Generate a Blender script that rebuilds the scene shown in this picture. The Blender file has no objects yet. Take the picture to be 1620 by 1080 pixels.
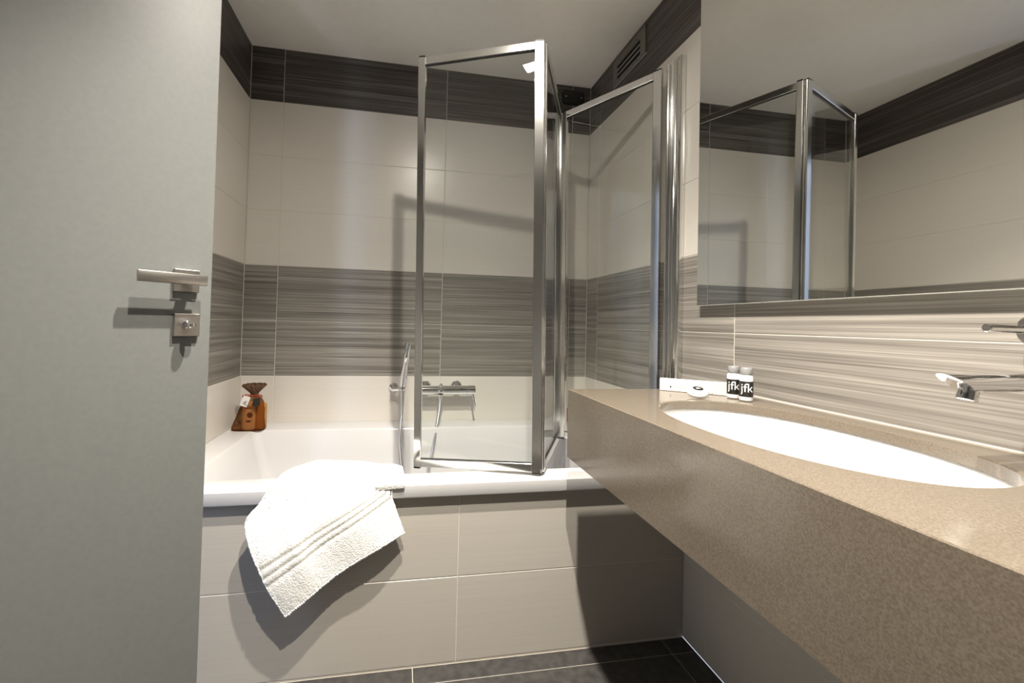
import bpy, bmesh, math, random
from mathutils import Vector, Matrix
random.seed(7)
S = bpy.context.scene
COL = S.collection

# ------------------------------------------------------------------ camera
CX, CY, F = 748.37, 498.50, 657.02
yaw, pitch, roll, CAMZ = 0.16926, 0.019715, 0.024865, 1.00838
sy, cy, sp, cp = math.sin(yaw), math.cos(yaw), math.sin(pitch), math.cos(pitch)
fwd = Vector((sy * cp, cy * cp, sp)); rgt = Vector((cy, -sy, 0)); up = rgt.cross(fwd)
r2 = rgt * math.cos(roll) + up * math.sin(roll); u2 = up * math.cos(roll) - rgt * math.sin(roll)
cam = bpy.data.cameras.new('camera'); camo = bpy.data.objects.new('camera', cam); COL.objects.link(camo)
camo.matrix_world = Matrix(((r2.x, u2.x, -fwd.x, 0), (r2.y, u2.y, -fwd.y, 0), (r2.z, u2.z, -fwd.z, CAMZ), (0, 0, 0, 1)))
cam.sensor_width = 36; cam.lens = F * 36 / 1620
cam.shift_x = (810 - CX) / 1620; cam.shift_y = (CY - 540) / 1620
cam.clip_start = 0.02
S.camera = camo

# ------------------------------------------------------------------ world, light, exposure
w = bpy.data.worlds.new('world'); S.world = w; w.use_nodes = True
w.node_tree.nodes['Background'].inputs[0].default_value = (0.75, 0.85, 1.0, 1)
w.node_tree.nodes['Background'].inputs[1].default_value = 0.6
S.view_settings.view_transform = 'Standard'; S.view_settings.look = 'None'
S.view_settings.exposure = 0.33; S.view_settings.gamma = 1.0; S.view_settings.use_curve_mapping = False
LAMP_W = 150.0
SPILL_W = 40.0
LAMP_COL = (1.0, 0.93, 0.82)
LAMPS = [(0.135, 0.635, 1.05), (0.11, 0.27, 1.2)]
TILT = (math.radians(5.5), math.radians(-1.0))   # spots turned a little towards the bath
DAY_W = 50.0
# daylight entering through the window of the hall next door
al = bpy.data.lights.new('hall_daylight', 'AREA'); al.shape = 'RECTANGLE'; al.size = 0.40; al.size_y = 1.4
al.energy = DAY_W; al.color = (0.56, 0.70, 1.0)
alo = bpy.data.objects.new('hall_daylight', al); COL.objects.link(alo)
alo.location = (-1.68, -0.80, 1.45); alo.rotation_euler = (math.radians(90), 0, 0)

# ------------------------------------------------------------------ room numbers
D, L, R, H = 2.008, 0.704, 0.935, 2.246
YP, ZR = 1.241, 0.538
YE, ZC, XC = 1.103, 0.832, 0.464
XE = -0.914          # entry wall, left of the tub
YF = -0.70

# ------------------------------------------------------------------ materials
def mat(name, base=(.8, .8, .8), rough=.5, metal=0.0, spec=.5, **k):
    m = bpy.data.materials.new(name); m.use_nodes = True
    b = m.node_tree.nodes['Principled BSDF']
    b.inputs['Base Color'].default_value = (*base, 1); b.inputs['Roughness'].default_value = rough
    b.inputs['Metallic'].default_value = metal; b.inputs['Specular IOR Level'].default_value = spec
    for kk, v in k.items():
        b.inputs[kk].default_value = v
    return m
def nd(m, t, **k):
    n = m.node_tree.nodes.new(t)
    for a, v in k.items(): setattr(n, a, v)
    return n
def lk(m, a, b): m.node_tree.links.new(a, b)
def bsdf(m): return m.node_tree.nodes['Principled BSDF']

def streak(name, stops, rough=.3, sc=(1.1, 1.1, 62), fine=.42, bump=.03):
    m = mat(name, rough=rough)
    geo = nd(m, 'ShaderNodeNewGeometry'); oi = nd(m, 'ShaderNodeObjectInfo')
    mul = nd(m, 'ShaderNodeVectorMath', operation='MULTIPLY'); mul.inputs[1].default_value = sc
    rnd = nd(m, 'ShaderNodeVectorMath', operation='SCALE'); rnd.inputs[0].default_value = (31, 17, 57)
    add = nd(m, 'ShaderNodeVectorMath', operation='ADD')
    lk(m, geo.outputs['Position'], mul.inputs[0]); lk(m, oi.outputs['Random'], rnd.inputs['Scale'])
    lk(m, mul.outputs[0], add.inputs[0]); lk(m, rnd.outputs[0], add.inputs[1])
    n1 = nd(m, 'ShaderNodeTexNoise'); n1.inputs['Scale'].default_value = 1.0; n1.inputs['Detail'].default_value = 3; n1.inputs['Roughness'].default_value = .62
    mul2 = nd(m, 'ShaderNodeVectorMath', operation='MULTIPLY'); mul2.inputs[1].default_value = (.6, .6, 3.6)
    n2 = nd(m, 'ShaderNodeTexNoise'); n2.inputs['Scale'].default_value = 1.0; n2.inputs['Detail'].default_value = 2
    lk(m, add.outputs[0], n1.inputs['Vector']); lk(m, add.outputs[0], mul2.inputs[0]); lk(m, mul2.outputs[0], n2.inputs['Vector'])
    mx = nd(m, 'ShaderNodeMix'); mx.inputs[0].default_value = fine
    lk(m, n1.outputs['Fac'], mx.inputs[2]); lk(m, n2.outputs['Fac'], mx.inputs[3])
    rp = nd(m, 'ShaderNodeValToRGB'); e = rp.color_ramp.elements
    e[0].position, e[0].color = stops[0][0], (*stops[0][1], 1); e[1].position, e[1].color = stops[-1][0], (*stops[-1][1], 1)
    for p_, c_ in stops[1:-1]:
        x = e.new(p_); x.color = (*c_, 1)
    lk(m, mx.outputs[0], rp.inputs[0]); lk(m, rp.outputs[0], bsdf(m).inputs['Base Color'])
    if bump:
        bp = nd(m, 'ShaderNodeBump'); bp.inputs['Strength'].default_value = bump; bp.inputs['Distance'].default_value = .002
        lk(m, mx.outputs[0], bp.inputs['Height']); lk(m, bp.outputs[0], bsdf(m).inputs['Normal'])
    return m

def speckle(name, a, b, scale, rough, spec=.5, bump=0, detail=2, lo=.35, hi=.65, coat=0):
    m = mat(name, rough=rough, spec=spec)
    geo = nd(m, 'ShaderNodeNewGeometry'); n = nd(m, 'ShaderNodeTexNoise'); n.inputs['Scale'].default_value = scale; n.inputs['Detail'].default_value = detail
    lk(m, geo.outputs['Position'], n.inputs['Vector'])
    rp = nd(m, 'ShaderNodeValToRGB'); rp.color_ramp.elements[0].position = lo; rp.color_ramp.elements[1].position = hi
    rp.color_ramp.elements[0].color = (*a, 1); rp.color_ramp.elements[1].color = (*b, 1)
    lk(m, n.outputs['Fac'], rp.inputs[0]); lk(m, rp.outputs[0], bsdf(m).inputs['Base Color'])
    if bump:
        bp = nd(m, 'ShaderNodeBump'); bp.inputs['Strength'].default_value = bump; bp.inputs['Distance'].default_value = .001
        lk(m, n.outputs['Fac'], bp.inputs['Height']); lk(m, bp.outputs[0], bsdf(m).inputs['Normal'])
    if coat: bsdf(m).inputs['Coat Weight'].default_value = coat; bsdf(m).inputs['Coat Roughness'].default_value = .04
    return m

M = {}
M['tile_white'] = streak('tile_white', [(.3, (.652, .612, .556)), (.7, (.682, .642, .585))], rough=.28, sc=(1.5, 1.5, 140), bump=.012)
M['tile_stripe'] = streak('tile_stripe', [(.32, (.10, .09, .078)), (.45, (.20, .183, .163)), (.55, (.275, .255, .228)), (.68, (.40, .375, .34))], rough=.33, sc=(1.3, 1.3, 95))
M['tile_dark'] = streak('tile_dark', [(.33, (.022, .018, .015)), (.5, (.066, .056, .049)), (.66, (.18, .162, .146))], rough=.4, sc=(1.3, 1.3, 85))
M['tile_panel'] = streak('tile_panel', [(.3, (.425, .395, .355)), (.7, (.465, .433, .39))], rough=.3, sc=(1.5, 1.5, 160), bump=.01)
M['grout'] = mat('grout', (.66, .62, .55), .8)
M['grout_floor'] = mat('grout_floor', (.55, .50, .43), .8)
M['floor_tile'] = speckle('floor_tile', (.035, .033, .032), (.058, .055, .052), 40, .42, bump=.05)
M['plaster'] = speckle('plaster', (.86, .83, .775), (.88, .85, .80), 25, .9)
M['grey_plaster'] = speckle('grey_plaster', (.22, .215, .205), (.25, .245, .235), 25, .9)
M['hall'] = mat('hall_plaster', (.75, .75, .76), .9)
M['hall_floor'] = speckle('hall_floor', (.25, .2, .15), (.3, .24, .18), 20, .6)
M['door'] = speckle('door_paint', (.135, .140, .136), (.145, .150, .145), 90, .42, bump=.02)
M['acrylic'] = mat('acrylic', (.62, .61, .615), .12)
M['porcelain'] = mat('porcelain', (.76, .755, .745), .07)
M['chrome'] = mat('chrome', (.82, .82, .83), .05, 1.0)
M['hose'] = mat('hose_steel', (.72, .72, .73), .32, 1.0)
M['alu'] = mat('polished_aluminium', (.80, .80, .79), .13, 1.0)
M['nickel'] = mat('brushed_nickel', (.50, .47, .44), .30, 1.0)
M['black'] = mat('black_plastic', (.008, .008, .008), .35)
M['rubber'] = mat('dark_seal', (.02, .02, .02), .6)
M['vent_shade'] = mat('vent_dark', (.004, .004, .004), .9)
M['vent'] = mat('vent_plate', (.17, .155, .135), .45)
M['slat'] = mat('vent_slat', (.35, .33, .30), .4)
M['quartz'] = speckle('quartz', (.114, .092, .069), (.157, .130, .102), 430, .14, spec=.4)
M['mirror'] = mat('mirror_silver', (.86, .87, .85), .015, 1.0)
M['mirror_edge'] = mat('mirror_edge', (.62, .62, .58), .25, .6)
M['lens'] = mat('lamp_lens', (1, 1, 1), .3); bsdf(M['lens']).inputs['Emission Color'].default_value = (1, .94, .84, 1); bsdf(M['lens']).inputs['Emission Strength'].default_value = 45
M['lamp_frame'] = mat('lamp_frame', (.8, .8, .78), .35)
M['white_plastic'] = mat('white_plastic', (.70, .69, .68), .3)
M['cap'] = mat('frosted_cap', (.62, .62, .63), .4, Alpha=.85) if False else mat('frosted_cap', (.22, .22, .225), .35)
M['label_black'] = mat('label_black', (.012, .011, .010), .4)
M['ink_white'] = mat('ink_white', (.8, .8, .79), .5)
M['ink_black'] = mat('ink_black', (.01, .01, .01), .5)
M['ink_grey'] = mat('ink_grey', (.45, .44, .43), .6)
M['card'] = speckle('white_card', (.62, .60, .57), (.66, .64, .61), 30, .5)
M['soap'] = mat('soap_paper', (.66, .65, .63), .45)
M['cream'] = mat('cream_bottle', (.70, .50, .36), .4)
M['amber'] = mat('amber_bottle', (.42, .20, .055), .3)
M['brown_ink'] = mat('brown_ink', (.12, .05, .03), .6)
M['ribbon'] = mat('ribbon', (.30, .055, .02), .4)
M['red'] = mat('red_plastic', (.45, .01, .015), .4)
M['jamb'] = mat('jamb_paint', (.40, .41, .40), .5)

def glass_mat():
    m = bpy.data.materials.new('clear_glass'); m.use_nodes = True; nt = m.node_tree
    for n in list(nt.nodes): nt.nodes.remove(n)
    o = nd(m, 'ShaderNodeOutputMaterial'); t = nd(m, 'ShaderNodeBsdfTransparent'); g = nd(m, 'ShaderNodeBsdfGlossy')
    t.inputs[0].default_value = (.965, .975, .965, 1); g.inputs['Roughness'].default_value = 0.0
    f = nd(m, 'ShaderNodeFresnel'); f.inputs[0].default_value = 1.5
    mx = nd(m, 'ShaderNodeMixShader'); lk(m, f.outputs[0], mx.inputs[0]); lk(m, t.outputs[0], mx.inputs[1]); lk(m, g.outputs[0], mx.inputs[2])
    gi = nd(m, 'ShaderNodeNewGeometry'); mr = nd(m, 'ShaderNodeMix'); mr.inputs[2].default_value = 1.5; mr.inputs[3].default_value = 1 / 1.5
    lk(m, gi.outputs['Backfacing'], mr.inputs[0]); lk(m, mr.outputs[0], f.inputs[0])
    lk(m, mx.outputs[0], o.inputs[0]); return m
M['glass'] = glass_mat()
def organza():
    m = bpy.data.materials.new('organza'); m.use_nodes = True; nt = m.node_tree
    for n in list(nt.nodes): nt.nodes.remove(n)
    o = nd(m, 'ShaderNodeOutputMaterial'); t = nd(m, 'ShaderNodeBsdfTransparent'); g = nd(m, 'ShaderNodeBsdfDiffuse')
    t.inputs[0].default_value = (.86, .66, .46, 1); g.inputs[0].default_value = (.11, .045, .016, 1)
    lw = nd(m, 'ShaderNodeLayerWeight'); lw.inputs[0].default_value = .45
    ma = nd(m, 'ShaderNodeMath', operation='MULTIPLY_ADD'); ma.inputs[1].default_value = .7; ma.inputs[2].default_value = .18; ma.use_clamp = True
    lk(m, lw.outputs['Facing'], ma.inputs[0])
    mx = nd(m, 'ShaderNodeMixShader'); lk(m, ma.outputs[0], mx.inputs[0]); lk(m, t.outputs[0], mx.inputs[1]); lk(m, g.outputs[0], mx.inputs[2])
    lk(m, mx.outputs[0], o.inputs[0]); return m
M['organza'] = organza()
M['ruffle'] = mat('organza_ruffle', (.10, .045, .02), .6)
def towel_mat():
    m = mat('terry', (.89, .885, .865), .95, spec=.1)
    bsdf(m).inputs['Sheen Weight'].default_value = .3
    uv = nd(m, 'ShaderNodeUVMap'); sx = nd(m, 'ShaderNodeSeparateXYZ'); lk(m, uv.outputs[0], sx.inputs[0])
    rp = nd(m, 'ShaderNodeValToRGB'); rp.color_ramp.interpolation = 'LINEAR'; e = rp.color_ramp.elements
    wh = (.89, .885, .865, 1); gr = (.42, .41, .38, 1)
    e[0].position = 0; e[0].color = wh; e[1].position = 1; e[1].color = wh
    for c in (.091, .111, .131):
        for p_, k_ in ((c - .0050, wh), (c - .0022, gr), (c + .0022, gr), (c + .0050, wh)):
            x = e.new(p_); x.color = k_
    lk(m, sx.outputs['Y'], rp.inputs[0]); lk(m, rp.outputs[0], bsdf(m).inputs['Base Color'])
    geo = nd(m, 'ShaderNodeNewGeometry'); n = nd(m, 'ShaderNodeTexNoise'); n.inputs['Scale'].default_value = 260; n.inputs['Detail'].default_value = 3
    lk(m, geo.outputs['Position'], n.inputs['Vector'])
    bp = nd(m, 'ShaderNodeBump'); bp.inputs['Strength'].default_value = .6; bp.inputs['Distance'].default_value = .004
    lk(m, n.outputs['Fac'], bp.inputs['Height']); lk(m, bp.outputs[0], bsdf(m).inputs['Normal'])
    return m
M['terry'] = towel_mat()

# ------------------------------------------------------------------ object helpers
def tag(o, label=None, cat=None, group=None, kind=None):
    if label: o['label'] = label
    if cat: o['category'] = cat
    if group: o['group'] = group
    if kind: o['kind'] = kind
    return o
def empty(name, loc, label=None, cat=None, group=None, kind=None):
    o = bpy.data.objects.new(name, None); COL.objects.link(o); o.location = loc; o.empty_display_size = .05
    return tag(o, label, cat, group, kind)
def adopt(o, parent):
    if parent:
        o.parent = parent
        T = Matrix.Identity(4); q = parent
        # parents built here carry translation only
        chain = Vector((0, 0, 0))
        while q: chain += q.location; q = q.parent if q.parent and q.type == 'EMPTY' else None
        o.matrix_parent_inverse = Matrix.Translation(-chain) if parent.type == 'EMPTY' else parent.get('_inv', None) or Matrix.Identity(4)
    return o
def obj(name, bm, material, parent=None, smooth=False, label=None, cat=None, group=None, kind=None):
    me = bpy.data.meshes.new(name); bmesh.ops.recalc_face_normals(bm, faces=bm.faces[:]); bm.to_mesh(me); bm.free()
    if smooth:
        for p in me.polygons: p.use_smooth = True
        if smooth != 'all':
            me.set_sharp_from_angle(angle=math.radians(38))
    me.materials.append(material if not isinstance(material, str) else M[material])
    o = bpy.data.objects.new(name, me); COL.objects.link(o)
    adopt(o, parent)
    return tag(o, label, cat, group, kind)

def add_box(bm, x0, x1, y0, y1, z0, z1, bev=0, seg=1, mtx=None):
    vs = [bm.verts.new((x, y, z)) for x in (x0, x1) for y in (y0, y1) for z in (z0, z1)]
    fs = [(0, 1, 3, 2), (4, 6, 7, 5), (0, 4, 5, 1), (2, 3, 7, 6), (0, 2, 6, 4), (1, 5, 7, 3)]
    f = [bm.faces.new([vs[i] for i in q]) for q in fs]
    bmesh.ops.recalc_face_normals(bm, faces=f)
    if bev:
        es = list({e for q in f for e in q.edges})
        r = bmesh.ops.bevel(bm, geom=es, offset=bev, segments=seg, affect='EDGES', profile=.5)
        vs = list({v for q in r['faces'] for v in q.verts} | {v for v in vs if v.is_valid})
    if mtx is not None:
        bmesh.ops.transform(bm, matrix=mtx, verts=[v for v in vs if v.is_valid])
    return bm
def box(*a, **k): return add_box(bmesh.new(), *a, **k)

def frame_from(axis, hint=Vector((0, 0, 1))):
    a = axis.normalized()
    if abs(a.dot(hint)) > .98: hint = Vector((1, 0, 0))
    u = hint.cross(a).normalized(); v = a.cross(u); return u, v, a
def add_lathe(bm, prof, o, axis, n=24, hint=Vector((0, 0, 1)), ripple=None, closed=True):
    """prof: list of (distance along axis, radius)"""
    o = Vector(o); u, v, a = frame_from(Vector(axis), hint); rings = []
    for (h, r) in prof:
        if r < 1e-6: rings.append([bm.verts.new(o + a * h)])
        else:
            ring = []
            for i in range(n):
                t = 2 * math.pi * i / n; rr = r * (1 + (ripple(h, t) if ripple else 0))
                ring.append(bm.verts.new(o + a * h + (u * math.cos(t) + v * math.sin(t)) * rr))
            rings.append(ring)
    for A, B in zip(rings, rings[1:]):
        if len(A) == 1 and len(B) == 1: continue
        for i in range(n):
            j = (i + 1) % n
            if len(A) == 1: bm.faces.new((A[0], B[i], B[j]))
            elif len(B) == 1: bm.faces.new((A[i], A[j], B[0]))
            else: bm.faces.new((A[i], A[j], B[j], B[i]))
    if closed:
        if len(rings[0]) > 1: bm.faces.new(list(reversed(rings[0])))
        if len(rings[-1]) > 1: bm.faces.new(rings[-1])
    return bm
def lathe(*a, **k): return add_lathe(bmesh.new(), *a, **k)
def cyl(p, q, r, n=20, bev=.0):
    p, q = Vector(p), Vector(q); l = (q - p).length
    b = min(bev, r * .9, l * .45)
    prof = [(0, r - b), (b, r), (l - b, r), (l, r - b)] if b else [(0, r), (l, r)]
    return lathe(prof, p, q - p, n)
def smooth_path(pts, n=8):
    pts = [Vector(p) for p in pts]; out = []
    P = [pts[0] * 2 - pts[1]] + pts + [pts[-1] * 2 - pts[-2]]
    for i in range(1, len(P) - 2):
        for k in range(n):
            t = k / n; a, b, c, d = P[i - 1], P[i], P[i + 1], P[i + 2]
            out.append(.5 * ((2 * b) + (c - a) * t + (2 * a - 5 * b + 4 * c - d) * t * t + (3 * b - a - 3 * c + d) * t ** 3))
    out.append(pts[-1]); return out
def add_tube(bm, path, r, n=10, rf=None):
    rings = []; u = None
    for i, p in enumerate(path):
        t = (path[min(i + 1, len(path) - 1)] - path[max(i - 1, 0)]).normalized()
        if u is None: u = frame_from(t)[0]
        u = (u - t * u.dot(t)).normalized(); v = t.cross(u); rr = rf(i, r) if rf else r
        rings.append([bm.verts.new(p + (u * math.cos(2 * math.pi * k / n) + v * math.sin(2 * math.pi * k / n)) * rr) for k in range(n)])
    for A, B in zip(rings, rings[1:]):
        for k in range(n): bm.faces.new((A[k], A[(k + 1) % n], B[(k + 1) % n], B[k]))
    bm.faces.new(list(reversed(rings[0]))); bm.faces.new(rings[-1]); return bm
def bar(p, q, wv, w, dv, dep, bev=.0015, off=0.0):
    """box beam from p to q; cross-section w along wv (starting at the line, both ways), dep along dv"""
    p, q = Vector(p), Vector(q); wv = Vector(wv).normalized(); dv = Vector(dv).normalized()
    bm = bmesh.new()
    vs = []
    for c in (p, q):
        for a, b in ((-.5, -.5), (.5, -.5), (.5, .5), (-.5, .5)): vs.append(bm.verts.new(c + wv * (w * a) + dv * (dep * b + off)))
    f = [(0, 1, 2, 3), (4, 7, 6, 5)] + [(i, (i + 1) % 4 + 0, (i + 1) % 4 + 4, i + 4) for i in range(4)]
    for x in f: bm.faces.new([vs[i] for i in x])
    bmesh.ops.recalc_face_normals(bm, faces=bm.faces[:])
    if bev: bmesh.ops.bevel(bm, geom=bm.edges[:], offset=bev, segments=1, affect='EDGES', profile=.5)
    return bm
def text_bm(txt, size, depth=.0):
    cu = bpy.data.curves.new('t', 'FONT'); cu.body = txt; cu.size = size; cu.align_x = 'CENTER'; cu.align_y = 'CENTER'; cu.resolution_u = 4
    o = bpy.data.objects.new('t', cu); COL.objects.link(o)
    dg = bpy.context.evaluated_depsgraph_get(); me = bpy.data.meshes.new_from_object(o.evaluated_get(dg))
    bm = bmesh.new(); bm.from_mesh(me)
    bpy.data.objects.remove(o); bpy.data.curves.remove(cu); bpy.data.meshes.remove(me)
    bmesh.ops.subdivide_edges(bm, edges=bm.edges[:], cuts=1)
    return bm

# ------------------------------------------------------------------ tiled walls
TILE_CACHE = {}
TT = .007; CH = .0012; GAP = .0022
def tile_mesh(wd, ht, m):
    key = (round(wd, 4), round(ht, 4), m)
    if key in TILE_CACHE: return TILE_CACHE[key]
    bm = bmesh.new()
    def ring(i, z): return [bm.verts.new((x, y, z)) for x, y in ((-wd / 2 + i, -ht / 2 + i), (wd / 2 - i, -ht / 2 + i), (wd / 2 - i, ht / 2 - i), (-wd / 2 + i, ht / 2 - i))]
    a, b, c = ring(0, -TT), ring(0, -CH), ring(CH, 0)
    for A, B in ((a, b), (b, c)):
        for k in range(4): bm.faces.new((A[k], A[(k + 1) % 4], B[(k + 1) % 4], B[k]))
    bm.faces.new(c); bm.faces.new(a[::-1])
    me = bpy.data.meshes.new('tile'); bm.to_mesh(me); bm.free(); me.materials.append(M[m]); TILE_CACHE[key] = me
    return me
def place_tile(parent, o, udir, vdir, u0, u1, v0, v1, m, name='tile'):
    """rectangle u0..u1 x v0..v1 (grout gap taken off) on the plane o + u*udir + v*vdir"""
    wd, ht = u1 - u0 - GAP, v1 - v0 - GAP
    if wd < .004 or ht < .004: return
    t = bpy.data.objects.new(name, tile_mesh(wd, ht, m)); COL.objects.link(t)
    n = udir.cross(vdir); c = o + udir * ((u0 + u1) / 2) + vdir * ((v0 + v1) / 2)
    mw = Matrix(((udir.x, vdir.x, n.x, c.x), (udir.y, vdir.y, n.y, c.y), (udir.z, vdir.z, n.z, c.z), (0, 0, 0, 1)))
    t.parent = parent; t.matrix_parent_inverse = Matrix.Identity(4); t.matrix_basis = mw
    return t
ROWS = [(0, .249), (.249, .499), (.499, .749), (.749, .999), (.999, 1.249), (1.249, 1.499), (1.499, 1.749), (1.749, 1.999), (1.999, H)]
def row_mat(k): return 'tile_dark' if k == 8 else ('tile_stripe' if k in (3, 4) else 'tile_white')
X_, Y_, Z_ = Vector((1, 0, 0)), Vector((0, 1, 0)), Vector((0, 0, 1))
def wall(name, bm, label):
    return obj(name, bm, 'grout', None, label=label, kind='structure')

GR = .0014   # grout lies this far behind the tile face
wb = wall('wall_back', box(-L - .1, R + .1, D + GR, D + .1, .0, H), 'tiled back wall above the bathtub with striped grey bands')
for k, (z0, z1) in enumerate(ROWS):
    if k < 2: continue
    for a, b in ((-L, -.562), (-.562, .188), (.188, .839), (.839, R)):
        place_tile(wb, Vector((0, D, 0)), X_, Z_, a, b, z0, z1, row_mat(k))
wr = wall('wall_right', box(R + GR, R + .1, YF, D, 0, H), 'tiled right wall carrying the mirror and the vanity counter')
for k, (z0, z1) in enumerate(ROWS):
    js = [-D, -1.890, -1.043, -.293, .457, -YF] if k in (3, 4, 8) else [-D, -1.890, -1.14, -.39, .36, -YF]
    for a, b in zip(js, js[1:]):
        if k < 2 and b <= -1.2: continue
        place_tile(wr, Vector((R, 0, 0)), -Y_, Z_, a, b, z0, z1, row_mat(k))
wl = wall('wall_left', box(-L - .2, -L - GR, 1.222, D, 0, H), 'tiled left wall beside the bathtub, partly behind the grey door')
for k, (z0, z1) in enumerate(ROWS):
    for a, b in ((1.222, 1.258), (1.258, 2.006)):
        place_tile(wl, Vector((-L, 0, 0)), Y_, Z_, a, b, z0, z1, row_mat(k))
# tiled bath apron under the rim
wa = wall('wall_bath_apron', box(-L, R, YP + GR, YP + .06, 0, .497), 'beige tiled apron wall under the bathtub rim')
for z0, z1 in ((.004, .254), (.254, .500)):
    for a, b in ((-L, -.565), (-.565, .185), (.185, R)):
        place_tile(wa, Vector((0, YP, 0)), X_, Z_, a, b, z0, z1, 'tile_panel')
# floor
fl = obj('floor', box(-1.02, R, YF, YP + .01, -.08, -.0018), 'grout_floor', label='dark charcoal floor tiles with light joints', kind='structure')
for y0, y1 in ((1.181, YP), (.581, 1.181), (-.019, .581), (-.619, -.019)):
    sh = 0 if y1 > 1.2 else .0
    xs = [XE, -.735, .058, .857, R] if True else []
    for a, b in zip(xs, xs[1:]):
        place_tile(fl, Vector((0, 0, 0)), X_, Y_, a, b, y0, y1, 'floor_tile')
obj('ceiling', box(-2.3, R + .1, -1.0, D + .1, H, H + .08), 'plaster', label='smooth warm white plaster ceiling', kind='structure')
# entry wall with doorway and hall beyond (seen only past the half-open door)
bm = bmesh.new(); add_box(bm, XE - .10, XE, YF, .565, 0, H); add_box(bm, XE - .10, XE, .565, 1.222, 2.07, H); add_box(bm, XE - .10, -L - .2, 1.222, 1.30, 0, H)
obj('wall_entry', bm, 'grey_plaster', label='plain entry wall with the doorway', kind='structure')
obj('wall_front', box(-1.02, R + .1, YF - .1, YF, 0, H), 'grey_plaster', label='plain wall opposite the bathtub', kind='structure')
bm = bmesh.new()
add_box(bm, XE - .10, XE - .002, 1.204, 1.222, 0, 2.07); add_box(bm, XE - .10, XE - .002, .565, 1.222, 2.052, 2.07)
obj('trim_1', bm, 'jamb', label='grey door lining of the doorway', kind='structure')
bm = bmesh.new()
add_box(bm, -2.3, -2.2, -.9, 1.7, 0, H); add_box(bm, -2.3, XE - .1, 1.6, 1.7, 0, H)
add_box(bm, -2.3, -1.88, -.9, -.82, 0, H); add_box(bm, -1.48, XE - .1, -.9, -.82, 0, H)
add_box(bm, -1.88, -1.48, -.9, -.82, 0, .75); add_box(bm, -1.88, -1.48, -.9, -.82, 2.15, H)
obj('wall_hall', bm, 'hall', label='pale walls of the hall beyond the doorway', kind='structure')
obj('floor_hall', box(-2.3, -1.02, -1.0, 1.7, -.08, 0), 'hall_floor', label='wooden hall floor beyond the doorway', kind='structure')
bm = bmesh.new()
for a in ((-1.88, -1.855, .75, 2.15), (-1.505, -1.48, .75, 2.15), (-1.88, -1.48, .75, .78), (-1.88, -1.48, 2.12, 2.15)):
    add_box(bm, a[0], a[1], -.88, -.84, a[2], a[3])
obj('window_1', bm, 'white_plastic', label='narrow white window frame in the hall', kind='structure')

# ------------------------------------------------------------------ bathtub
def rrect(x0, x1, y0, y1, r, n=6):
    pts = []
    for cx_, cy_, a0 in ((x1 - r, y1 - r, 0), (x0 + r, y1 - r, 90), (x0 + r, y0 + r, 180), (x1 - r, y0 + r, 270)):
        for k in range(n + 1):
            t = math.radians(a0 + 90 * k / n); pts.append((cx_ + r * math.cos(t), cy_ + r * math.sin(t)))
    return pts
def rings_mesh(bm, rings, cap=True):
    RV = [[bm.verts.new((x, y, z)) for x, y in pts] for pts, z in rings]
    for A, B in zip(RV, RV[1:]):
        n = len(A)
        for k in range(n): bm.faces.new((A[k], A[(k + 1) % n], B[(k + 1) % n], B[k]))
    if cap: bm.faces.new(RV[-1])
    return RV
tub = empty('bathtub', (.115, 1.6, 0), 'white built-in acrylic bathtub with a flat wide rim', 'bathtub')
e = .0015
def tubr(xa, xb, ya, yb, r): return rrect(xa, xb, ya, yb, r)
bm = bmesh.new()
rings_mesh(bm, [
    (tubr(-L + .03, R - .03, YP - .001, D - .02, .003), .5005),
    (tubr(-L + e, R - e, 1.221, D - e, .003), .5005),
    (tubr(-L + e, R - e, 1.2195, D - e, .004), .503),
    (tubr(-L + e, R - e, 1.2195, D - e, .004), .5362),
    (tubr(-L + e, R - e, 1.2213, D - e, .006), .538),
    (tubr(-.610, .812, 1.310, 1.885, .035), .538),
    (tubr(-.603, .805, 1.314, 1.880, .032), .5365),
    (tubr(-.598, .800, 1.318, 1.876, .030), .531),
    (tubr(-.575, .785, 1.325, 1.868, .035), .45),
    (tubr(-.50, .75, 1.34, 1.852, .06), .22),
    (tubr(-.44, .72, 1.365, 1.83, .08), .15),
    (tubr(-.38, .66, 1.41, 1.79, .08), .125),
])
obj('tub_shell', bm, 'acrylic', tub, smooth=True)
obj('drain', lathe([(0, .03), (.003, .032), (.006, .026), (.007, 0)], (.5, 1.6, .1255), Z_, 24), 'chrome', tub, smooth=True, label='round chrome drain in the tub floor')

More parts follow.
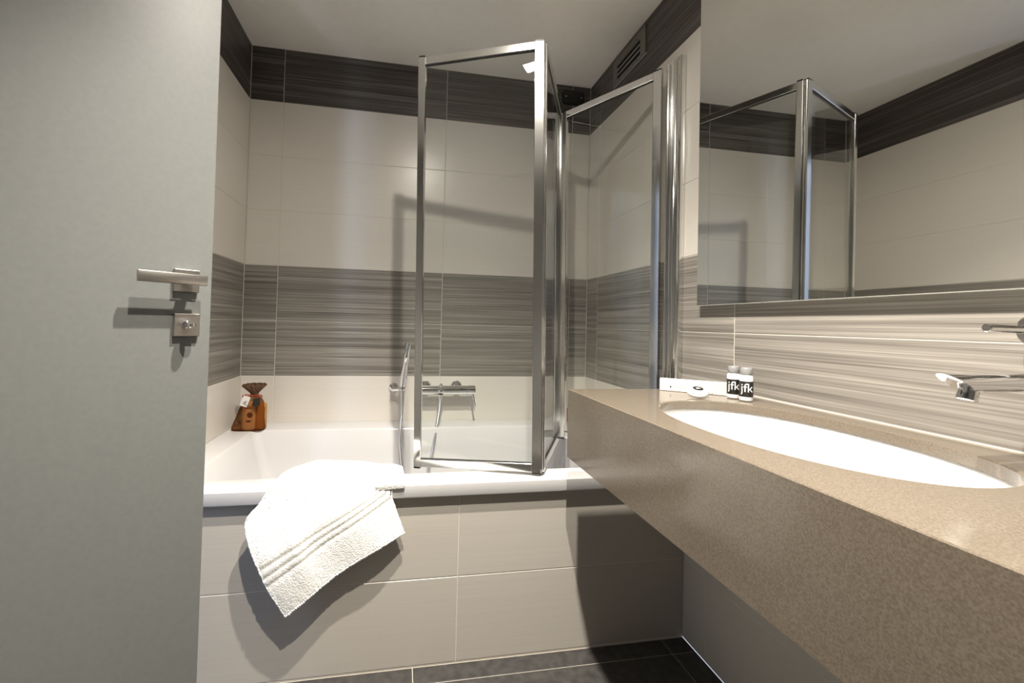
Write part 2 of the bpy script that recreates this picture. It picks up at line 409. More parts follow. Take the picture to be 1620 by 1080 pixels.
# ------------------------------------------------------------------ bath screen: three framed glass leaves in a zigzag
scr = empty('bath_screen', (.50, 1.45, .55), 'folding bath screen of three clear glass panels in polished aluminium frames', 'bath screen')
LEAN = -.0196
Wp = (Vector((.888, 1.318, .548)), Vector((.886, 1.318, 1.922)))
Hp = (Vector((.661, 1.661, .5445)), Vector((.661 + LEAN, 1.661, 1.9045)))
Fp = (Vector((.4415, 1.249, .549)), Vector((.4415 + LEAN, 1.249, 1.909)))
Lp = (Vector((.052, 1.386, .535)), Vector((.052 + LEAN, 1.386, 1.889)))
def leaf(A, B, wa_, wb_, inset_a=.0, inset_b=.0, caps=()):
    """leaf between bottom/top pairs A and B"""
    d = (B[0] - A[0]); d.z = 0; d.normalize(); nrm = Vector((-d.y, d.x, 0))
    a0, a1 = A[0] + d * (inset_a + wa_ / 2), A[1] + d * (inset_a + wa_ / 2)
    b0, b1 = B[0] - d * (inset_b + wb_ / 2), B[1] - d * (inset_b + wb_ / 2)
    sa = obj('stile', bar(a0, a1, d, wa_, nrm, .016), 'alu', scr)
    sb = obj('stile', bar(b0, b1, d, wb_, nrm, .016), 'alu', scr)
    upv = (a1 - a0).normalized(); rh = .026
    ra0, rb0 = a0 + d * (wa_ / 2), b0 - d * (wb_ / 2); ra1, rb1 = a1 + d * (wa_ / 2), b1 - d * (wb_ / 2)
    obj('rail', bar(ra0 + upv * (rh / 2 + .001), rb0 + upv * (rh / 2 + .001), upv, rh, nrm, .016), 'alu', scr)
    obj('rail', bar(ra1 - upv * (rh / 2 + .001), rb1 - upv * (rh / 2 + .001), upv, rh, nrm, .016), 'alu', scr)
    # pane with thin dark gasket
    bm = bmesh.new(); th = .0025
    q = [ra0 + upv * rh, rb0 + upv * rh, rb1 - upv * rh, ra1 - upv * rh]
    v0 = [bm.verts.new(p_ + nrm * th) for p_ in q]; v1 = [bm.verts.new(p_ - nrm * th) for p_ in q]
    bm.faces.new(v0); bm.faces.new(v1[::-1])
    for k in range(4): bm.faces.new((v0[k], v0[(k + 1) % 4], v1[(k + 1) % 4], v1[k]))
    gp = obj('glass_pane', bm, 'glass', scr, label='clear glass pane')
    for p_, q_, dd in ((ra0 + upv * rh, rb0 + upv * rh, 1), (ra1 - upv * rh, rb1 - upv * rh, -1)):
        obj('gasket', bar(p_ + upv * (dd * .0012), q_ + upv * (dd * .0012), upv, .0024, nrm, .0085, 0), 'rubber', gp, label='thin dark gasket')
    for (c, z) in ((a0, -1), (a1, 1), (b0, -1), (b1, 1)):
        obj('end_cap', bar(c + upv * (z * .0002), c + upv * (z * .0042), d, wa_ - .003 if c in (a0, a1) else wb_ - .003, nrm, .014, 0), 'black', sa if c in (a0, a1) else sb, label='black plastic end cap')
    return d, nrm, a0, b0, a1, b1
leaf(Lp, Fp, .024, .030)
dB, nB, *_ = leaf(Fp, Hp, .020, .022, .007, .010)
leaf(Hp, Wp, .022, .030, .010, .004)
# hinge tubes along the folds and the wall channel
for A, r in ((Fp, .0048), (Hp, .0055)):
    obj('hinge_rod', cyl(A[0] + Vector((0, 0, .002)), A[1] - Vector((0, 0, .002)), r, 16), 'alu', scr, smooth=True)
Hn = Vector((.010, .012, 0))
obj('cover_strip', cyl(Hp[0] + Hn, Hp[1] + Hn, .0085, 18), 'alu', scr, smooth=True)
Hm = Vector((-.012, .010, 0))
obj('cover_strip', cyl(Hp[0] + Hm, Hp[1] + Hm, .0075, 18), 'alu', scr, smooth=True)
bm = bmesh.new()
add_box(bm, .914, R - .0005, 1.262, 1.284, .5395, 1.945, .003, 2)
add_box(bm, .907, R - .0005, 1.284, 1.318, .5395, 1.94, .0015, 1)
add_lathe(bm, [(0, .0065), (1.39, .0065)], (.902, 1.312, .545), Z_, 16)
add_lathe(bm, [(0, .004), (1.395, .004)], (.905, 1.296, .543), Z_, 12)
obj('wall_channel', bm, 'alu', scr, smooth=True, label='aluminium wall channel with rounded ribs')

# ------------------------------------------------------------------ door
K = Vector((-.46052, .99175, 0)); dd = Vector((.73961, .67304, 0)); dn = Vector((.67304, -.73961, 0))
def dP(t, z, s=0): return K + dd * t + dn * s + Z_ * z
HINGE = K + dd * (.047 - .66)
door = empty('door_1', (HINGE.x, HINGE.y, 0), 'grey painted door standing half open on the left', None, None, 'structure')
def dbox(t0, t1, z0, z1, s0, s1, bev=.001, seg=2):
    m = Matrix(((dd.x, dn.x, 0, K.x), (dd.y, dn.y, 0, K.y), (0, 0, 1, 0), (0, 0, 0, 1)))
    return box(t0, t1, s0, s1, z0, z1, bev=bev, seg=seg, mtx=m)
obj('door_leaf', dbox(.047 - .66, .047, .006, 2.048, -.042, 0, .0015), 'door', door)
for z in (.25, 1.0, 1.8):
    obj('hinge', cyl(dP(-.617, z - .04, -.002), dP(-.617, z + .04, -.002), .006, 12), 'nickel', door, smooth=True)
hs = obj('handle_rosette', dbox(-.0275, .0190, 1.0605, 1.1085, .0002, .012), 'nickel', door, label='square brushed nickel rosette')
bm = bmesh.new()
add_lathe(bm, [(0, .010), (.034, .010)], dP(-.003, 1.085, .010), dn, 20)
m4 = Matrix(((dd.x, dn.x, 0, K.x), (dd.y, dn.y, 0, K.y), (0, 0, 1, 0), (0, 0, 0, 1)))
add_box(bm, -.098, .022, .040, .050, 1.0742, 1.0962, .0012, 2, m4)
obj('lever', bm, 'nickel', door, smooth=True, label='flat rectangular brushed lever')
obj('lock_rosette', dbox(-.0250, .0225, .9655, 1.0140, .0002, .012), 'nickel', door, label='square brushed nickel lock rosette')
bm = bmesh.new()
add_lathe(bm, [(0, .009), (.004, .009), (.006, .006), (.02, .0055)], dP(-.002, .9905, .0115), dn, 20)
# oval thumb turn, flat, standing edge-on
pr = [(-.013, .001), (-.010, .0042), (0, .0052), (.010, .0042), (.013, .001)]
vs = []
for k in range(20):
    t = 2 * math.pi * k / 20
    vs.append((.016 * math.cos(t), .0105 * math.sin(t)))
for s_, th in ((1, .0032),):
    A = [bm.verts.new(dP(-.001 + .0015 * math.sin(2 * math.pi * k / 20) , .9905 + th, .034 + p_[0])) for k, p_ in enumerate(vs)]
    pass
bmesh.ops.delete(bm, geom=A, context='VERTS')
ring0 = [bm.verts.new(dP(-.002 + p_[1], .9905 + .0030, .033 + p_[0])) for p_ in vs]
ring1 = [bm.verts.new(dP(-.002 + p_[1], .9905 - .0030, .033 + p_[0])) for p_ in vs]
bm.faces.new(ring0); bm.faces.new(ring1[::-1])
for k in range(20): bm.faces.new((ring0[k], ring0[(k + 1) % 20], ring1[(k + 1) % 20], ring1[k]))
obj('thumb_turn', bm, 'chrome', door, smooth=True, label='polished oval thumb turn')

# ------------------------------------------------------------------ vanity counter
van = empty('vanity_counter', (.70, .45, ZC - .188), 'long beige quartz vanity counter with deep front apron, oval basin cut-out', 'counter')
BC, BA, BB, BN = (.700, .650), .170, .272, 2.25
Y0V = -.25
def sup(t, a, b, n=BN):
    c, s = math.cos(t), math.sin(t)
    return (BC[0] + a * math.copysign(abs(c) ** (2 / n), c), BC[1] + b * math.copysign(abs(s) ** (2 / n), s))
NS = 96
angs = [2 * math.pi * k / NS for k in range(NS)]
X1V = R - .001
def rectpt(t):
    c, s = math.cos(t), math.sin(t)
    tx = ((X1V - BC[0]) / c) if c > 1e-9 else ((XC - BC[0]) / c if c < -1e-9 else 1e9)
    ty = ((YE - BC[1]) / s) if s > 1e-9 else ((Y0V - BC[1]) / s if s < -1e-9 else 1e9)
    k = min(tx, ty); return (BC[0] + c * k, BC[1] + s * k)
outer = [rectpt(t) for t in angs]
for cxy in ((XC, YE), (X1V, YE), (XC, Y0V), (X1V, Y0V)):      # snap nearest samples to the corners
    i = min(range(NS), key=lambda j: (outer[j][0] - cxy[0]) ** 2 + (outer[j][1] - cxy[1]) ** 2); outer[i] = cxy
def shrink(pts, e_):
    return [(min(max(x, XC + e_), X1V - e_), min(max(y, Y0V + e_), YE - e_)) for x, y in pts]
bm = bmesh.new()
T = .020; ev = .0016
RV = rings_mesh(bm, [
    ([sup(t, BA, BB) for t in angs], ZC - T),
    ([sup(t, BA, BB) for t in angs], ZC - .002),
    ([sup(t, BA + .002, BB + .002) for t in angs], ZC),
    (shrink(outer, ev), ZC), (outer, ZC - ev), (outer, ZC - T)], cap=False)
n = NS
for k in range(n): bm.faces.new((RV[-1][k], RV[-1][(k + 1) % n], RV[0][(k + 1) % n], RV[0][k]))
obj('counter_top', bm, 'quartz', van, smooth=True)
obj('front_apron', box(XC, XC + .02, Y0V, YE - .02, ZC - .188, ZC - T), 'quartz', van)
obj('end_apron', box(XC, X1V, YE - .02, YE, ZC - .188, ZC - T), 'quartz', van)
obj('silicone_joint', box(R - .0022, R - .0006, Y0V, YE, ZC - .001, ZC + .002, bev=.0005), 'grout', van, label='pale sealant line against the wall')
bas = empty('wash_basin', (BC[0], BC[1], ZC - .16), 'white oval undermount wash basin set into the beige counter', 'basin')
bm = bmesh.new(); prof = [(1.09, -.0205), (1.022, -.0205), (1.015, -.026), (1.005, -.055), (.985, -.075), (.94, -.096), (.85, -.116), (.65, -.134), (.40, -.146), (.12, -.152)]
rings_mesh(bm, [([sup(t, BA * k, BB * k, BN if k > .7 else 2.1) for t in angs], ZC + z) for k, z in prof])
obj('bowl', bm, 'porcelain', bas, smooth='all')
obj('drain', lathe([(0, .03), (.003, .031), (.006, .026), (.007, 0)], (BC[0], BC[1], ZC - .1525), Z_, 24), 'chrome', bas, smooth=True)

# ------------------------------------------------------------------ basin mixer
YFA = .450
fau = empty('basin_mixer', (R, YFA, .95), 'chrome wall-mounted basin mixer with round spout over the oval basin', 'tap')
ZS = .9435
bm = lathe([(0, .0130), (.205, .0130)], (R - .004, YFA, ZS), -X_, 28)
# slanted cut at the tip: underside shorter than the top
for v in bm.verts:
    if v.co.x < R - .15: v.co.x = .722 + (ZS + .013 - v.co.z) * 2.0
obj('spout', bm, 'chrome', fau, smooth=True)
a_ = Vector((.768, YFA, ZS - .0165))
obj('aerator', lathe([(0, .010), (.008, .0105), (.014, .0105), (.015, .008)], a_ + Vector((0.004, 0, .006)), Vector((-.35, 0, -1)), 22), 'chrome', fau, smooth=True)
obj('spout_rosette', lathe([(0, .030), (.004, .030), (.006, .027), (.006, .012)], (R - .0005, YFA, ZS), -X_, 28), 'chrome', fau, smooth=True)
obj('handle_body', lathe([(0, .026), (.030, .026), (.032, .024), (.032, 0)], (R - .0005, YFA, 1.018), -X_, 28), 'chrome', fau, smooth=True)
obj('pin_lever', cyl((R - .03, YFA, 1.018), (.803, YFA, 1.020), .0058, 16, .0012), 'chrome', fau, smooth=True)

# ------------------------------------------------------------------ mirror
XM = R - .024
mir = empty('wall_mirror', (R, .5, 1.082), 'large frameless mirror on the right wall above the vanity', 'mirror')
obj('backing', box(XM + .004, R - .0005, -.2, 1.160, 1.086, 2.185), 'mirror_edge', mir)
obj('mirror_glass', box(XM, XM + .004, -.205, 1.166, 1.0815, 2.19, bev=.0006), 'mirror', mir)
obj('polished_edge', box(XM + .0002, XM + .0042, -.205, 1.166, 1.0800, 1.0814), 'mirror_edge', mir, label='pale polished lower edge')

# ------------------------------------------------------------------ ceiling downlights
for i, (lx, ly, lpow) in enumerate(LAMPS):
    t = empty('ceiling_downlight', (lx, ly, H), ('square recessed ceiling downlight, nearer the bathtub', 'square recessed ceiling downlight, farther from the bathtub')[i], 'ceiling light', 'ceiling downlights')
    a = .045
    bm = bmesh.new(); z0 = H - .006
    for x0, x1, y0, y1 in ((-a, a, -a, -a + .012), (-a, a, a - .012, a), (-a, -a + .012, -a + .012, a - .012), (a - .012, a, -a + .012, a - .012)):
        add_box(bm, lx + x0, lx + x1, ly + y0, ly + y1, z0, H - .0003)
    obj('frame', bm, 'lamp_frame', t)
    obj('lens', box(lx - a + .0125, lx + a - .0125, ly - a + .0125, ly + a - .0125, H - .0035, H - .001), 'lens', t, label='glowing square lens')
    for pw, ang in ((LAMP_W, 106), (SPILL_W, 172))[:2 - i]:      # reflector beam and wide spill of the same lamp
        sl = bpy.data.lights.new('lamp_light', 'SPOT'); sl.energy = pw * lpow; sl.color = LAMP_COL; sl.shadow_soft_size = .016
        sl.spot_size = math.radians(ang); sl.spot_blend = 1.0
        so = bpy.data.objects.new('lamp_light', sl); COL.objects.link(so); so.location = (lx, ly, H - .02); so.rotation_euler = (TILT[0], TILT[1], 0)

# ------------------------------------------------------------------ bath mixer on the back wall
bx = empty('bath_mixer', (.22, D, .693), 'chrome bath mixer bar on the back wall behind the glass', 'tap')
ym = 1.945; zm = .693
obj('mixer_body', lathe([(0, .018), (.003, .0215), (.222, .0215), (.224, .0195), (.227, .0195)], (.088, ym, zm), X_, 28), 'chrome', bx, smooth=True)
obj('end_cap', lathe([(0, .0225), (.034, .0225), (.037, .019), (.037, 0)], (.315, ym, zm), X_, 28), 'chrome', bx, smooth=True)
obj('lever', cyl((.338, ym - .012, zm - .016), (.349, ym - .022, zm - .072), .0042, 12, .001), 'chrome', bx, smooth=True)
for x in (.118, .268):
    obj('escutcheon', lathe([(0, .031), (.008, .030), (.018, .024), (.024, .015), (.05, .013)], (x, D - .0005, zm + .008), -Y_, 24), 'chrome', bx, smooth=True)
dv = obj('diverter', lathe([(-.005, .010), (.004, .0145), (.018, .0145), (.030, .011), (.034, .006)], (.187, ym - .012, zm + .004), -Y_, 20), 'chrome', bx, smooth=True)
obj('diverter_knob', lathe([(0, .006), (.012, .0085), (.026, .0075), (.028, 0)], (.187, ym - .020, zm + .006), Z_, 16), 'chrome', dv, smooth=True)
obj('outlet', lathe([(0, .0125), (.010, .0125), (.013, .0095), (.030, .009)], (.187, ym - .010, zm - .018), -Z_, 18), 'chrome', bx, smooth=True)

hsw = empty('hand_shower', (0, D, .70), 'slim chrome stick hand shower in a wall holder with metal hose', 'hand shower')
hb = Vector((.010, 1.928, .706)); ht = Vector((.033, 1.905, .918))
obj('holder', add_lathe(lathe([(0, .021), (.010, .0205), (.016, .012), (.06, .0095)], (-.030, D - .0005, .699), Vector((.0, -1, 0)), 22), [(0, .0105), (.045, .0105)], (-.032, 1.953, .697), Vector((.90, -.4, .08)), 16), 'chrome', hsw, smooth=True)
obj('stick', lathe([(-.012, .008), (0, .0112), (.005, .0138), (.196, .0138), (.209, .0130), (.211, 0)], hb, ht - hb, 24), 'chrome', hsw, smooth=True)
obj('holder_ring', lathe([(-.013, .0105), (-.011, .0155), (.006, .0155), (.008, .0142)], hb, ht - hb, 22), 'chrome', hsw, smooth=True)
pth = smooth_path([(.010, 1.929, .690), (.012, 1.925, .655), (.011, 1.905, .60), (.006, 1.87, .52), (.012, 1.845, .44), (.03, 1.81, .33), (.06, 1.76, .20), (.10, 1.70, .135), (.15, 1.72, .14), (.125, 1.79, .22), (.130, 1.84, .345), (.150, 1.86, .43), (.166, 1.885, .525), (.180, 1.915, .60), (.186, 1.933, .65), (.187, 1.935, .668)], 14)
obj('hose', add_tube(bmesh.new(), pth, .0088, 10, lambda i, r: r * (1.0 if i % 2 else .80)), 'hose', hsw, smooth='all', label='ribbed chrome hose')

# ------------------------------------------------------------------ towel
tw = empty('hand_towel', (-.2, 1.24, ZR), 'white terry towel with ribbed stripes draped over the bathtub rim', 'towel')
LB = [(-.284, 1.190, .217), (-.341, 1.184, .327), (-.389, 1.194, .458), (-.358, 1.200, .514), (-.325, 1.209, .567), (-.302, 1.236, .583), (-.245, 1.272, .592), (-.25, 1.318, .572), (-.25, 1.334, .50), (-.25, 1.352, .40)]
RB = [(0.024, 1.206, 0.408), (-0.021, 1.207, 0.525), (-0.041, 1.225, 0.562), (-0.045, 1.24, 0.568), (-0.05, 1.252, 0.573), (-0.052, 1.264, 0.576), (-0.054, 1.272, 0.577), (-0.05, 1.318, 0.563), (-0.05, 1.334, 0.5), (-0.05, 1.352, 0.4)]
SG = 18
LBs, RBs = smooth_path(LB, SG), smooth_path(RB, SG)
NU = 90; NV = len(LBs) - 1
bm = bmesh.new(); uvl = bm.loops.layers.uv.new('UVMap'); grid = []; VAL = {}
for j in range(NV + 1):
    row = []; tv = j / NV; seg = j / SG
    for i in range(NU + 1):
        s = i / NU; p = LBs[j].lerp(RBs[j], s)
        hang = max(0, 1 - seg / 3.6)                      # 1 at hem, 0 near the rim
        bow = math.sin(math.pi * s)
        p.z += .018 * bow * max(0, 1 - seg / 1.2)        # hem arcs up
        if 4.2 < seg < 7.2: p.z += .010 * math.sin(math.pi * (seg - 4.2) / 3.0) * (math.sin(math.pi * min(1, s * 1.1)) + .25 * math.sin(9 * s + 1))
        if seg < 4.5:
            k = math.sin(math.pi * min(1, seg / 4.5)) * .5 + .5 * hang
            p.y -= k * (.010 * bow + .0075 * math.sin(s * 9.5 + .6 + seg * .5) * (.35 + hang) + .006 * math.sin(s * 4.2 + seg * .9))
            # diagonal soft fold near the left corner
            p.y -= .010 * math.exp(-((s - .22 - .05 * seg) / .07) ** 2) * min(1, seg / 1.0) * max(0, 1 - seg / 4.2)
        for c in (.091, .111, .131):                     # woven stripe grooves
            dlt = (tv - c) / .007
            if abs(dlt) < 1: p.y += .0025 * (1 - dlt * dlt)
        p.y = min(p.y, 1.2165) if (p.z < .532 and seg < 6) else p.y
        if 1.2165 < p.y < 1.318 and seg < 7.6: p.z = max(p.z, .5425)
        p += Vector((random.uniform(-1, 1), random.uniform(-1, 1), random.uniform(-1, 1))) * .0007
        v = bm.verts.new(p); VAL[v] = (s, tv); row.append(v)
    grid.append(row)
for j in range(NV):
    for i in range(NU):
        f = bm.faces.new((grid[j][i], grid[j][i + 1], grid[j + 1][i + 1], grid[j + 1][i]))
        for lp_ in f.loops: lp_[uvl].uv = VAL[lp_.vert]
hem_path = [v.co.copy() for v in grid[0]]; side_path = [grid[j][0].co.copy() for j in range(0, 4 * SG)]
to = obj('terry_cloth', bm, 'terry', tw, smooth='all')
md = to.modifiers.new('thick', 'SOLIDIFY'); md.thickness = .005; md.offset = 0
obj('hem', add_tube(bmesh.new(), smooth_path(hem_path, 3), .0040, 8, lambda i, r: r * (1.15 if i % 4 < 2 else .85)), 'terry', tw, smooth='all', label='stitched white hem')
obj('hem', add_tube(bmesh.new(), smooth_path(side_path, 2), .0034, 8, lambda i, r: r * (1 + .12 * math.sin(i * 2.1))), 'terry', tw, smooth='all', label='stitched white hem')
# second layer sticking out on the right, lying over the rim
bm = bmesh.new(); rows = []
FA = [(-.06, 1.2150, .528), (-.06, 1.2135, .546), (-.06, 1.235, .566), (-.06, 1.275, .574), (-.06, 1.312, .562), (-.06, 1.330, .52), (-.06, 1.342, .43)]
FB = [(.020, 1.2150, .532), (.022, 1.2140, .545), (.020, 1.230, .556), (.016, 1.258, .566), (.012, 1.305, .560), (.008, 1.330, .52), (.0, 1.342, .44)]
fa, fb = smooth_path(FA, 6), smooth_path(FB, 6)
for j in range(len(fa)):
    r_ = []
    for i in range(15):
        s = i / 14; p = fa[j].lerp(fb[j], s); p.z += .006 * math.sin(math.pi * s) * math.sin(math.pi * j / len(fa)) + random.uniform(-.0005, .0005)
        r_.append(bm.verts.new(p))
    rows.append(r_)
for A, B in zip(rows, rows[1:]):
    for k in range(14): bm.faces.new((A[k], A[k + 1], B[k + 1], B[k]))
fo = obj('under_layer', bm, 'terry', tw, smooth='all', label='folded lower layer of the towel')
md = fo.modifiers.new('thick', 'SOLIDIFY'); md.thickness = .006; md.offset = 0

# ------------------------------------------------------------------ organza gift bag with two bottles on the tub corner
bag = empty('organza_bag', (-.625, 1.89, ZR), 'brown sheer organza gift bag tied with red ribbon on the tub corner', 'gift bag')
BZ = ZR + .0008
bm = bmesh.new(); rgs = []
prof = [(0, .064, .028, -.624), (.012, .066, .031, -.623), (.05, .056, .030, -.617), (.09, .048, .029, -.609), (.112, .041, .026, -.606), (.128, .030, .021, -.605), (.138, .018, .015, -.604), (.145, .013, .012, -.604)]
N = 40
for z, a, b, xc in prof:
    r_ = []
    for k in range(N):
        t = 2 * math.pi * k / N; c, s = math.cos(t), math.sin(t); n_ = 2.6
        wv = 1 + (.05 * math.sin(7 * t + z * 30) + .03 * math.sin(13 * t)) * (z / .145)
        r_.append(bm.verts.new((xc + a * math.copysign(abs(c) ** (2 / n_), c) * wv, 1.888 + b * math.copysign(abs(s) ** (2 / n_), s) * wv, BZ + z)))
    rgs.append(r_)
for A, B in zip(rgs, rgs[1:]):
    for k in range(N): bm.faces.new((A[k], A[(k + 1) % N], B[(k + 1) % N], B[k]))
bm.faces.new(rgs[0][::-1])
obj('pouch', bm, 'organza', bag, smooth='all', label='sheer brown pouch')
bm = bmesh.new()
add_lathe(bm, [(0, .0135), (.010, .017), (.024, .028), (.040, .042), (.046, .041)], (-.604, 1.888, BZ + .145), Z_, 60, ripple=lambda h, t: (.16 * math.sin(11 * t) + .06 * math.sin(5 * t + 1)) * min(1, h / .03), closed=False)
obj('ruffle', bm, 'ruffle', bag, smooth='all', label='gathered brown ruffle')
bm = lathe([(0, .0145), (.002, .017), (.006, .017), (.008, .0145)], (-.604, 1.888, BZ + .139), Z_, 24)
for sg in (-1, 1):
    add_tube(bm, smooth_path([(-.604, 1.871, BZ + .144), (-.604 + sg * .02, 1.862, BZ + .150), (-.604 + sg * .036, 1.862, BZ + .146), (-.604 + sg * .030, 1.864, BZ + .139), (-.604, 1.871, BZ + .143)], 6), .0032, 6)
obj('ribbon_bow', bm, 'ribbon', bag, smooth='all', label='red ribbon bow')
def flat_tag(cx_, cz_, w_, h_, ang, y, m_, th=.0012):
    mt = Matrix.Translation((cx_, y, cz_)) @ Matrix.Rotation(ang, 4, 'Y') @ Matrix.Rotation(math.radians(-10), 4, 'X')
    return box(-w_ / 2, w_ / 2, -th, th, -h_ / 2, h_ / 2, mtx=mt), mt
bm, mt = flat_tag(-.628, BZ + .125, .028, .042, math.radians(18), 1.8535, 'card')
tg = obj('gift_tag', bm, 'card', bag, label='white paper tag with black lettering')
bm = text_bm('jfk', .020)
bmesh.ops.transform(bm, matrix=mt @ Matrix.Translation((.002, -.0016, -.006)) @ Matrix.Rotation(math.radians(90), 4, 'X') @ Matrix.Rotation(math.radians(90), 4, 'Z'), verts=bm.verts[:])
obj('tag_lettering', bm, 'ink_black', tg, label='black jfk lettering')
bm, mt = flat_tag(-.585, BZ + .121, .027, .032, math.radians(-6), 1.8545, 'label')
obj('black_tag', bm, 'label_black', bag, label='small black tag')
b1 = empty('toiletry_bottle', (-.622, 1.882, BZ), 'cream toiletry bottle with brown print inside the organza bag', 'bottle')
def ovbottle(cx_, cy_, a, b, h, nz, m_, par, nm='bottle_body'):
    bm = bmesh.new()
    pr_ = [(0.002, .88), (.006, 1), (h * .86, 1), (h * .93, .92), (h * .965, .6), (h, .45)]
    rings_mesh(bm, [([(cx_ + a * k * math.cos(2 * math.pi * i / 28), cy_ + b * k * math.sin(2 * math.pi * i / 28)) for i in range(28)], BZ + z) for z, k in pr_])
    return obj(nm, bm, m_, par, smooth=True)
ovbottle(-.6215, 1.884, .0265, .017, .118, 0, 'cream', b1)
bm = bmesh.new()
for z, w_ in ((.098, .020), (.0915, .022), (.040, .022), (.036, .015)):
    add_box(bm, -.6215 + .004 - w_ / 2, -.6215 + .004 + w_ / 2, 1.8659, 1.8664, BZ + z, BZ + z + .003)
add_lathe(bm, [(0, .0115), (.0006, .0115)], (-.613, 1.8668, BZ + .066), -Y_, 24)
obj('printed_marks', bm, 'brown_ink', b1, label='brown print with a round emblem', kind='stuff')
b2 = empty('toiletry_bottle', (-.580, 1.892, BZ), 'amber brown toiletry bottle inside the organza bag', 'bottle')
ovbottle(-.5795, 1.8955, .0245, .0165, .116, 0, 'amber', b2)

# ------------------------------------------------------------------ things on the counter
bxk = empty('kit_box', (.79, 1.02, ZC), 'long slim white paper box standing at the far end of the counter', 'box')
p0, p1 = Vector((.727, 1.0765, ZC)), Vector((.873, .965, ZC)); kd = (p1 - p0).normalized(); kn = Vector((-kd.y, kd.x, 0))
km = Matrix(((kd.x, kn.x, 0, p0.x), (kd.y, kn.y, 0, p0.y), (0, 0, 1, ZC), (0, 0, 0, 1)))
obj('carton', box(0, (p1 - p0).length, .0, .016, .0006, .0345, bev=.0006, mtx=km), 'card', bxk)
bm = bmesh.new()
add_lathe(bm, [(0, .0022), (.0004, .0022)], km @ Vector((.028, -.0001, .0125)), -kn, 12)
obj('printed_dot', bm, 'ink_black', bxk, label='small black dot')
bm = bmesh.new()
x = .034
for w_ in (.003, .002, .0035, .0025, .003, .004, .002, .003):
    add_box(bm, x, x + w_, -.0003, .0, .0112, .0136, mtx=km); x += w_ + .0012
for i in range(7):
    add_box(bm, .098 + i * .0045, .1012 + i * .0045, -.0003, .0, .006 + i * .0022, .0075 + i * .0022, mtx=km)
obj('printed_marks', bm, 'ink_grey', bxk, label='faint grey print', kind='stuff')

sp_ = empty('wrapped_soap', (.760, .968, ZC), 'round white wrapped soap with a black emblem on the counter', 'soap')
ax = Vector((-.10, -.28, 1)).normalized(); so_ = Vector((.760, .966, ZC + .0068))
obj('soap_disc', lathe([(-.001, .018), (.0, .022), (.004, .0258), (.010, .0262), (.0145, .0235), (.0165, .018), (.017, 0)], so_, ax, 72, ripple=lambda h, t: .018 * math.sin(24 * t)), 'soap', sp_, smooth=True)
u_, v_, a2 = frame_from(ax)
obj('paper_knot', lathe([(0, .003), (.004, .0052), (.009, .0055), (.013, .003)], so_ + Vector((.024, -.006, .004)), Vector((1, -.3, .15)), 12), 'soap', sp_, smooth=True)
emb = obj('emblem', lathe([(0, .0125), (.0005, .0125)], so_ + ax * .0171, ax, 32), 'ink_black', sp_, label='round black emblem')
bm = text_bm('jfk', .0115)
yv = Vector((.22, 1, 0)); yv = (yv - ax * yv.dot(ax)).normalized(); xv = yv.cross(ax).normalized()
bc = so_ + ax * .0181
bmesh.ops.transform(bm, matrix=Matrix(((xv.x, yv.x, ax.x, bc.x), (xv.y, yv.y, ax.y, bc.y), (xv.z, yv.z, ax.z, bc.z), (0, 0, 0, 1))), verts=bm.verts[:])
obj('emblem_lettering', bm, 'ink_white', emb, label='white jfk lettering')

def mini_bottle(c, label, turn):
    t = empty('shampoo_bottle', c, label, 'bottle', 'small bottles on the counter')
    r = .0148
    obj('bottle_body', lathe([(.0006, r - .002), (.003, r), (.060, r), (.064, r - .002), (.066, r - .005)], c, Z_, 32), 'white_plastic', t, smooth=True)
    obj('screw_cap', lathe([(.0662, .0122), (.068, .0130), (.081, .0130), (.083, .0115), (.083, 0)], c, Z_, 32), 'cap', t, smooth=True, label='frosted grey screw cap')
    lb_ = obj('label_band', lathe([(.012, r + .0003), (.050, r + .0003)], c, Z_, 40, closed=False), 'label_black', t, smooth='all', label='black label')
    bm = text_bm('jfk', .030); rr = r + .0007
    for v in bm.verts:
        th = turn + v.co.x / rr
        v.co = Vector((c[0] + rr * math.cos(th), c[1] + rr * math.sin(th), c[2] + .033 + v.co.y))
    obj('label_lettering', bm, 'ink_white', lb_, label='white jfk lettering')
mini_bottle((.849, .947, ZC), 'white bottle with black label, the one farther from the basin', math.atan2(-.947, -.849) + .05)
mini_bottle((.851, .909, ZC), 'white bottle with black label, the one nearer the basin', math.atan2(-.909, -.851) + .12)

# small red bottle on the back ledge, mostly hidden by the counter
rb = empty('red_bottle', (.838, 1.955, ZR), 'small red bottle on the tub ledge behind the counter corner', 'bottle')
obj('bottle_body', lathe([(.0006, .017), (.002, .019), (.06, .019), (.068, .010)], (.838, 1.955, ZR), Z_, 24), 'red', rb, smooth=True)
obj('screw_cap', lathe([(.068, .010), (.082, .010), (.083, 0)], (.838, 1.955, ZR), Z_, 20), 'white_plastic', rb, smooth=True)

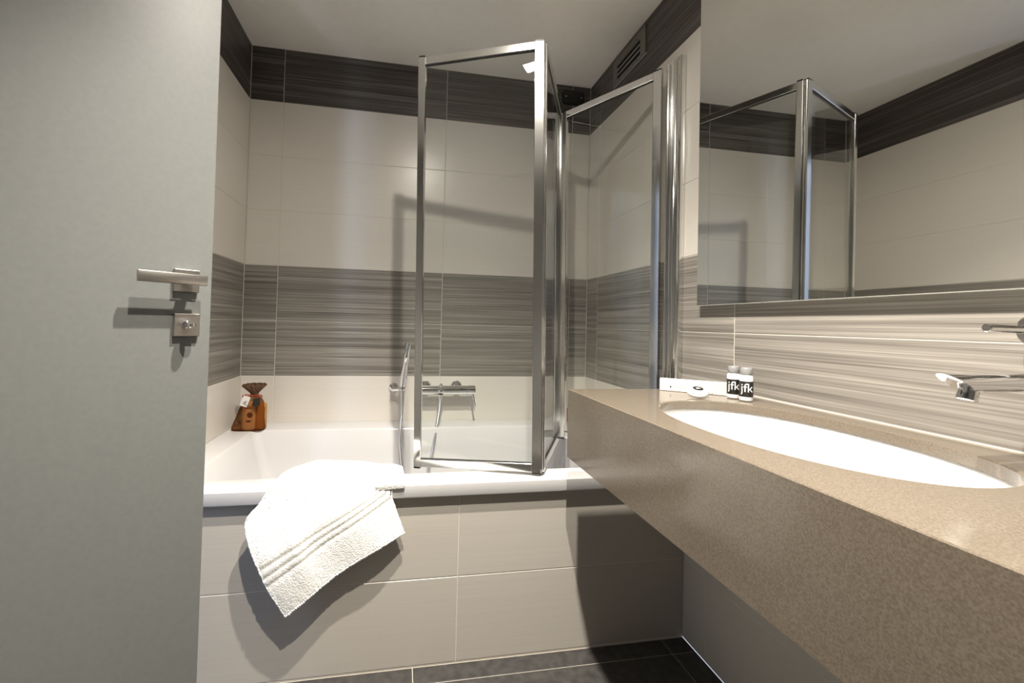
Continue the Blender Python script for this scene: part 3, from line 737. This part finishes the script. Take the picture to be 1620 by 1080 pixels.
# ------------------------------------------------------------------ vent grille and black junction plate
vt = empty('vent_grille', (R, 1.62, 2.16), 'grey ventilation grille high on the right wall', 'vent')
bm = bmesh.new()
for y0, y1, z0, z1 in ((1.505, 1.76, 2.190, 2.222), (1.505, 1.76, 2.108, 2.124), (1.505, 1.541, 2.124, 2.190), (1.727, 1.76, 2.124, 2.190)):
    add_box(bm, R - .007, R - .0004, y0, y1, z0, z1)
obj('plate', bm, 'vent', vt)
obj('panel', box(R - .0016, R - .0005, 1.541, 1.727, 2.124, 2.190), 'vent_shade', vt, label='dark opening painted as shade behind the slats')  # flat near-black sheet, its colour stands for the shade inside the duct
for i in range(2):
    z = 2.146 + i * .022
    obj('slat', box(R - .0075, R - .002, 1.541, 1.727, z - .0018, z + .0018), 'slat', vt)
for y in (1.565, 1.70):
    for z in (2.116, 2.200):
        obj('screw', lathe([(0, .0032), (.0012, .0028), (.0014, 0)], (R - .007, y, z), -X_, 12), 'rubber', vt, smooth=True)
obj('plate_trim', box(R - .004, R - .0004, 1.500, 1.765, 2.102, 2.108), 'slat', vt, label='pale lower edge trim')

jb = empty('junction_plate', (.837, D, 2.18), 'black rectangular plate with two screws high in the corner', 'cover plate')
bm = bmesh.new(); pts = []
x0, x1, z0, z1, c = .779, .894, 2.145, 2.214, .008
out = [(x0 + c, z0), (x1 - c, z0), (x1, z0 + c * 1.6), (x1, z1 - c * 1.6), (x1 - c, z1), (x0 + c, z1), (x0, z1 - c * 1.6), (x0, z0 + c * 1.6)]
A = [bm.verts.new((x, D - .0004, z)) for x, z in out]; B = [bm.verts.new((x, D - .014, z)) for x, z in out]
bm.faces.new(A); bm.faces.new(B[::-1])
for k in range(8): bm.faces.new((A[k], A[(k + 1) % 8], B[(k + 1) % 8], B[k]))
obj('plate', bm, 'black', jb)
for x in (.795, .878):
    obj('screw', lathe([(0, .0035), (.0012, .003), (.0014, 0)], (x, D - .014, 2.18), -Y_, 12), 'chrome', jb, smooth=True, label='small bright screw')
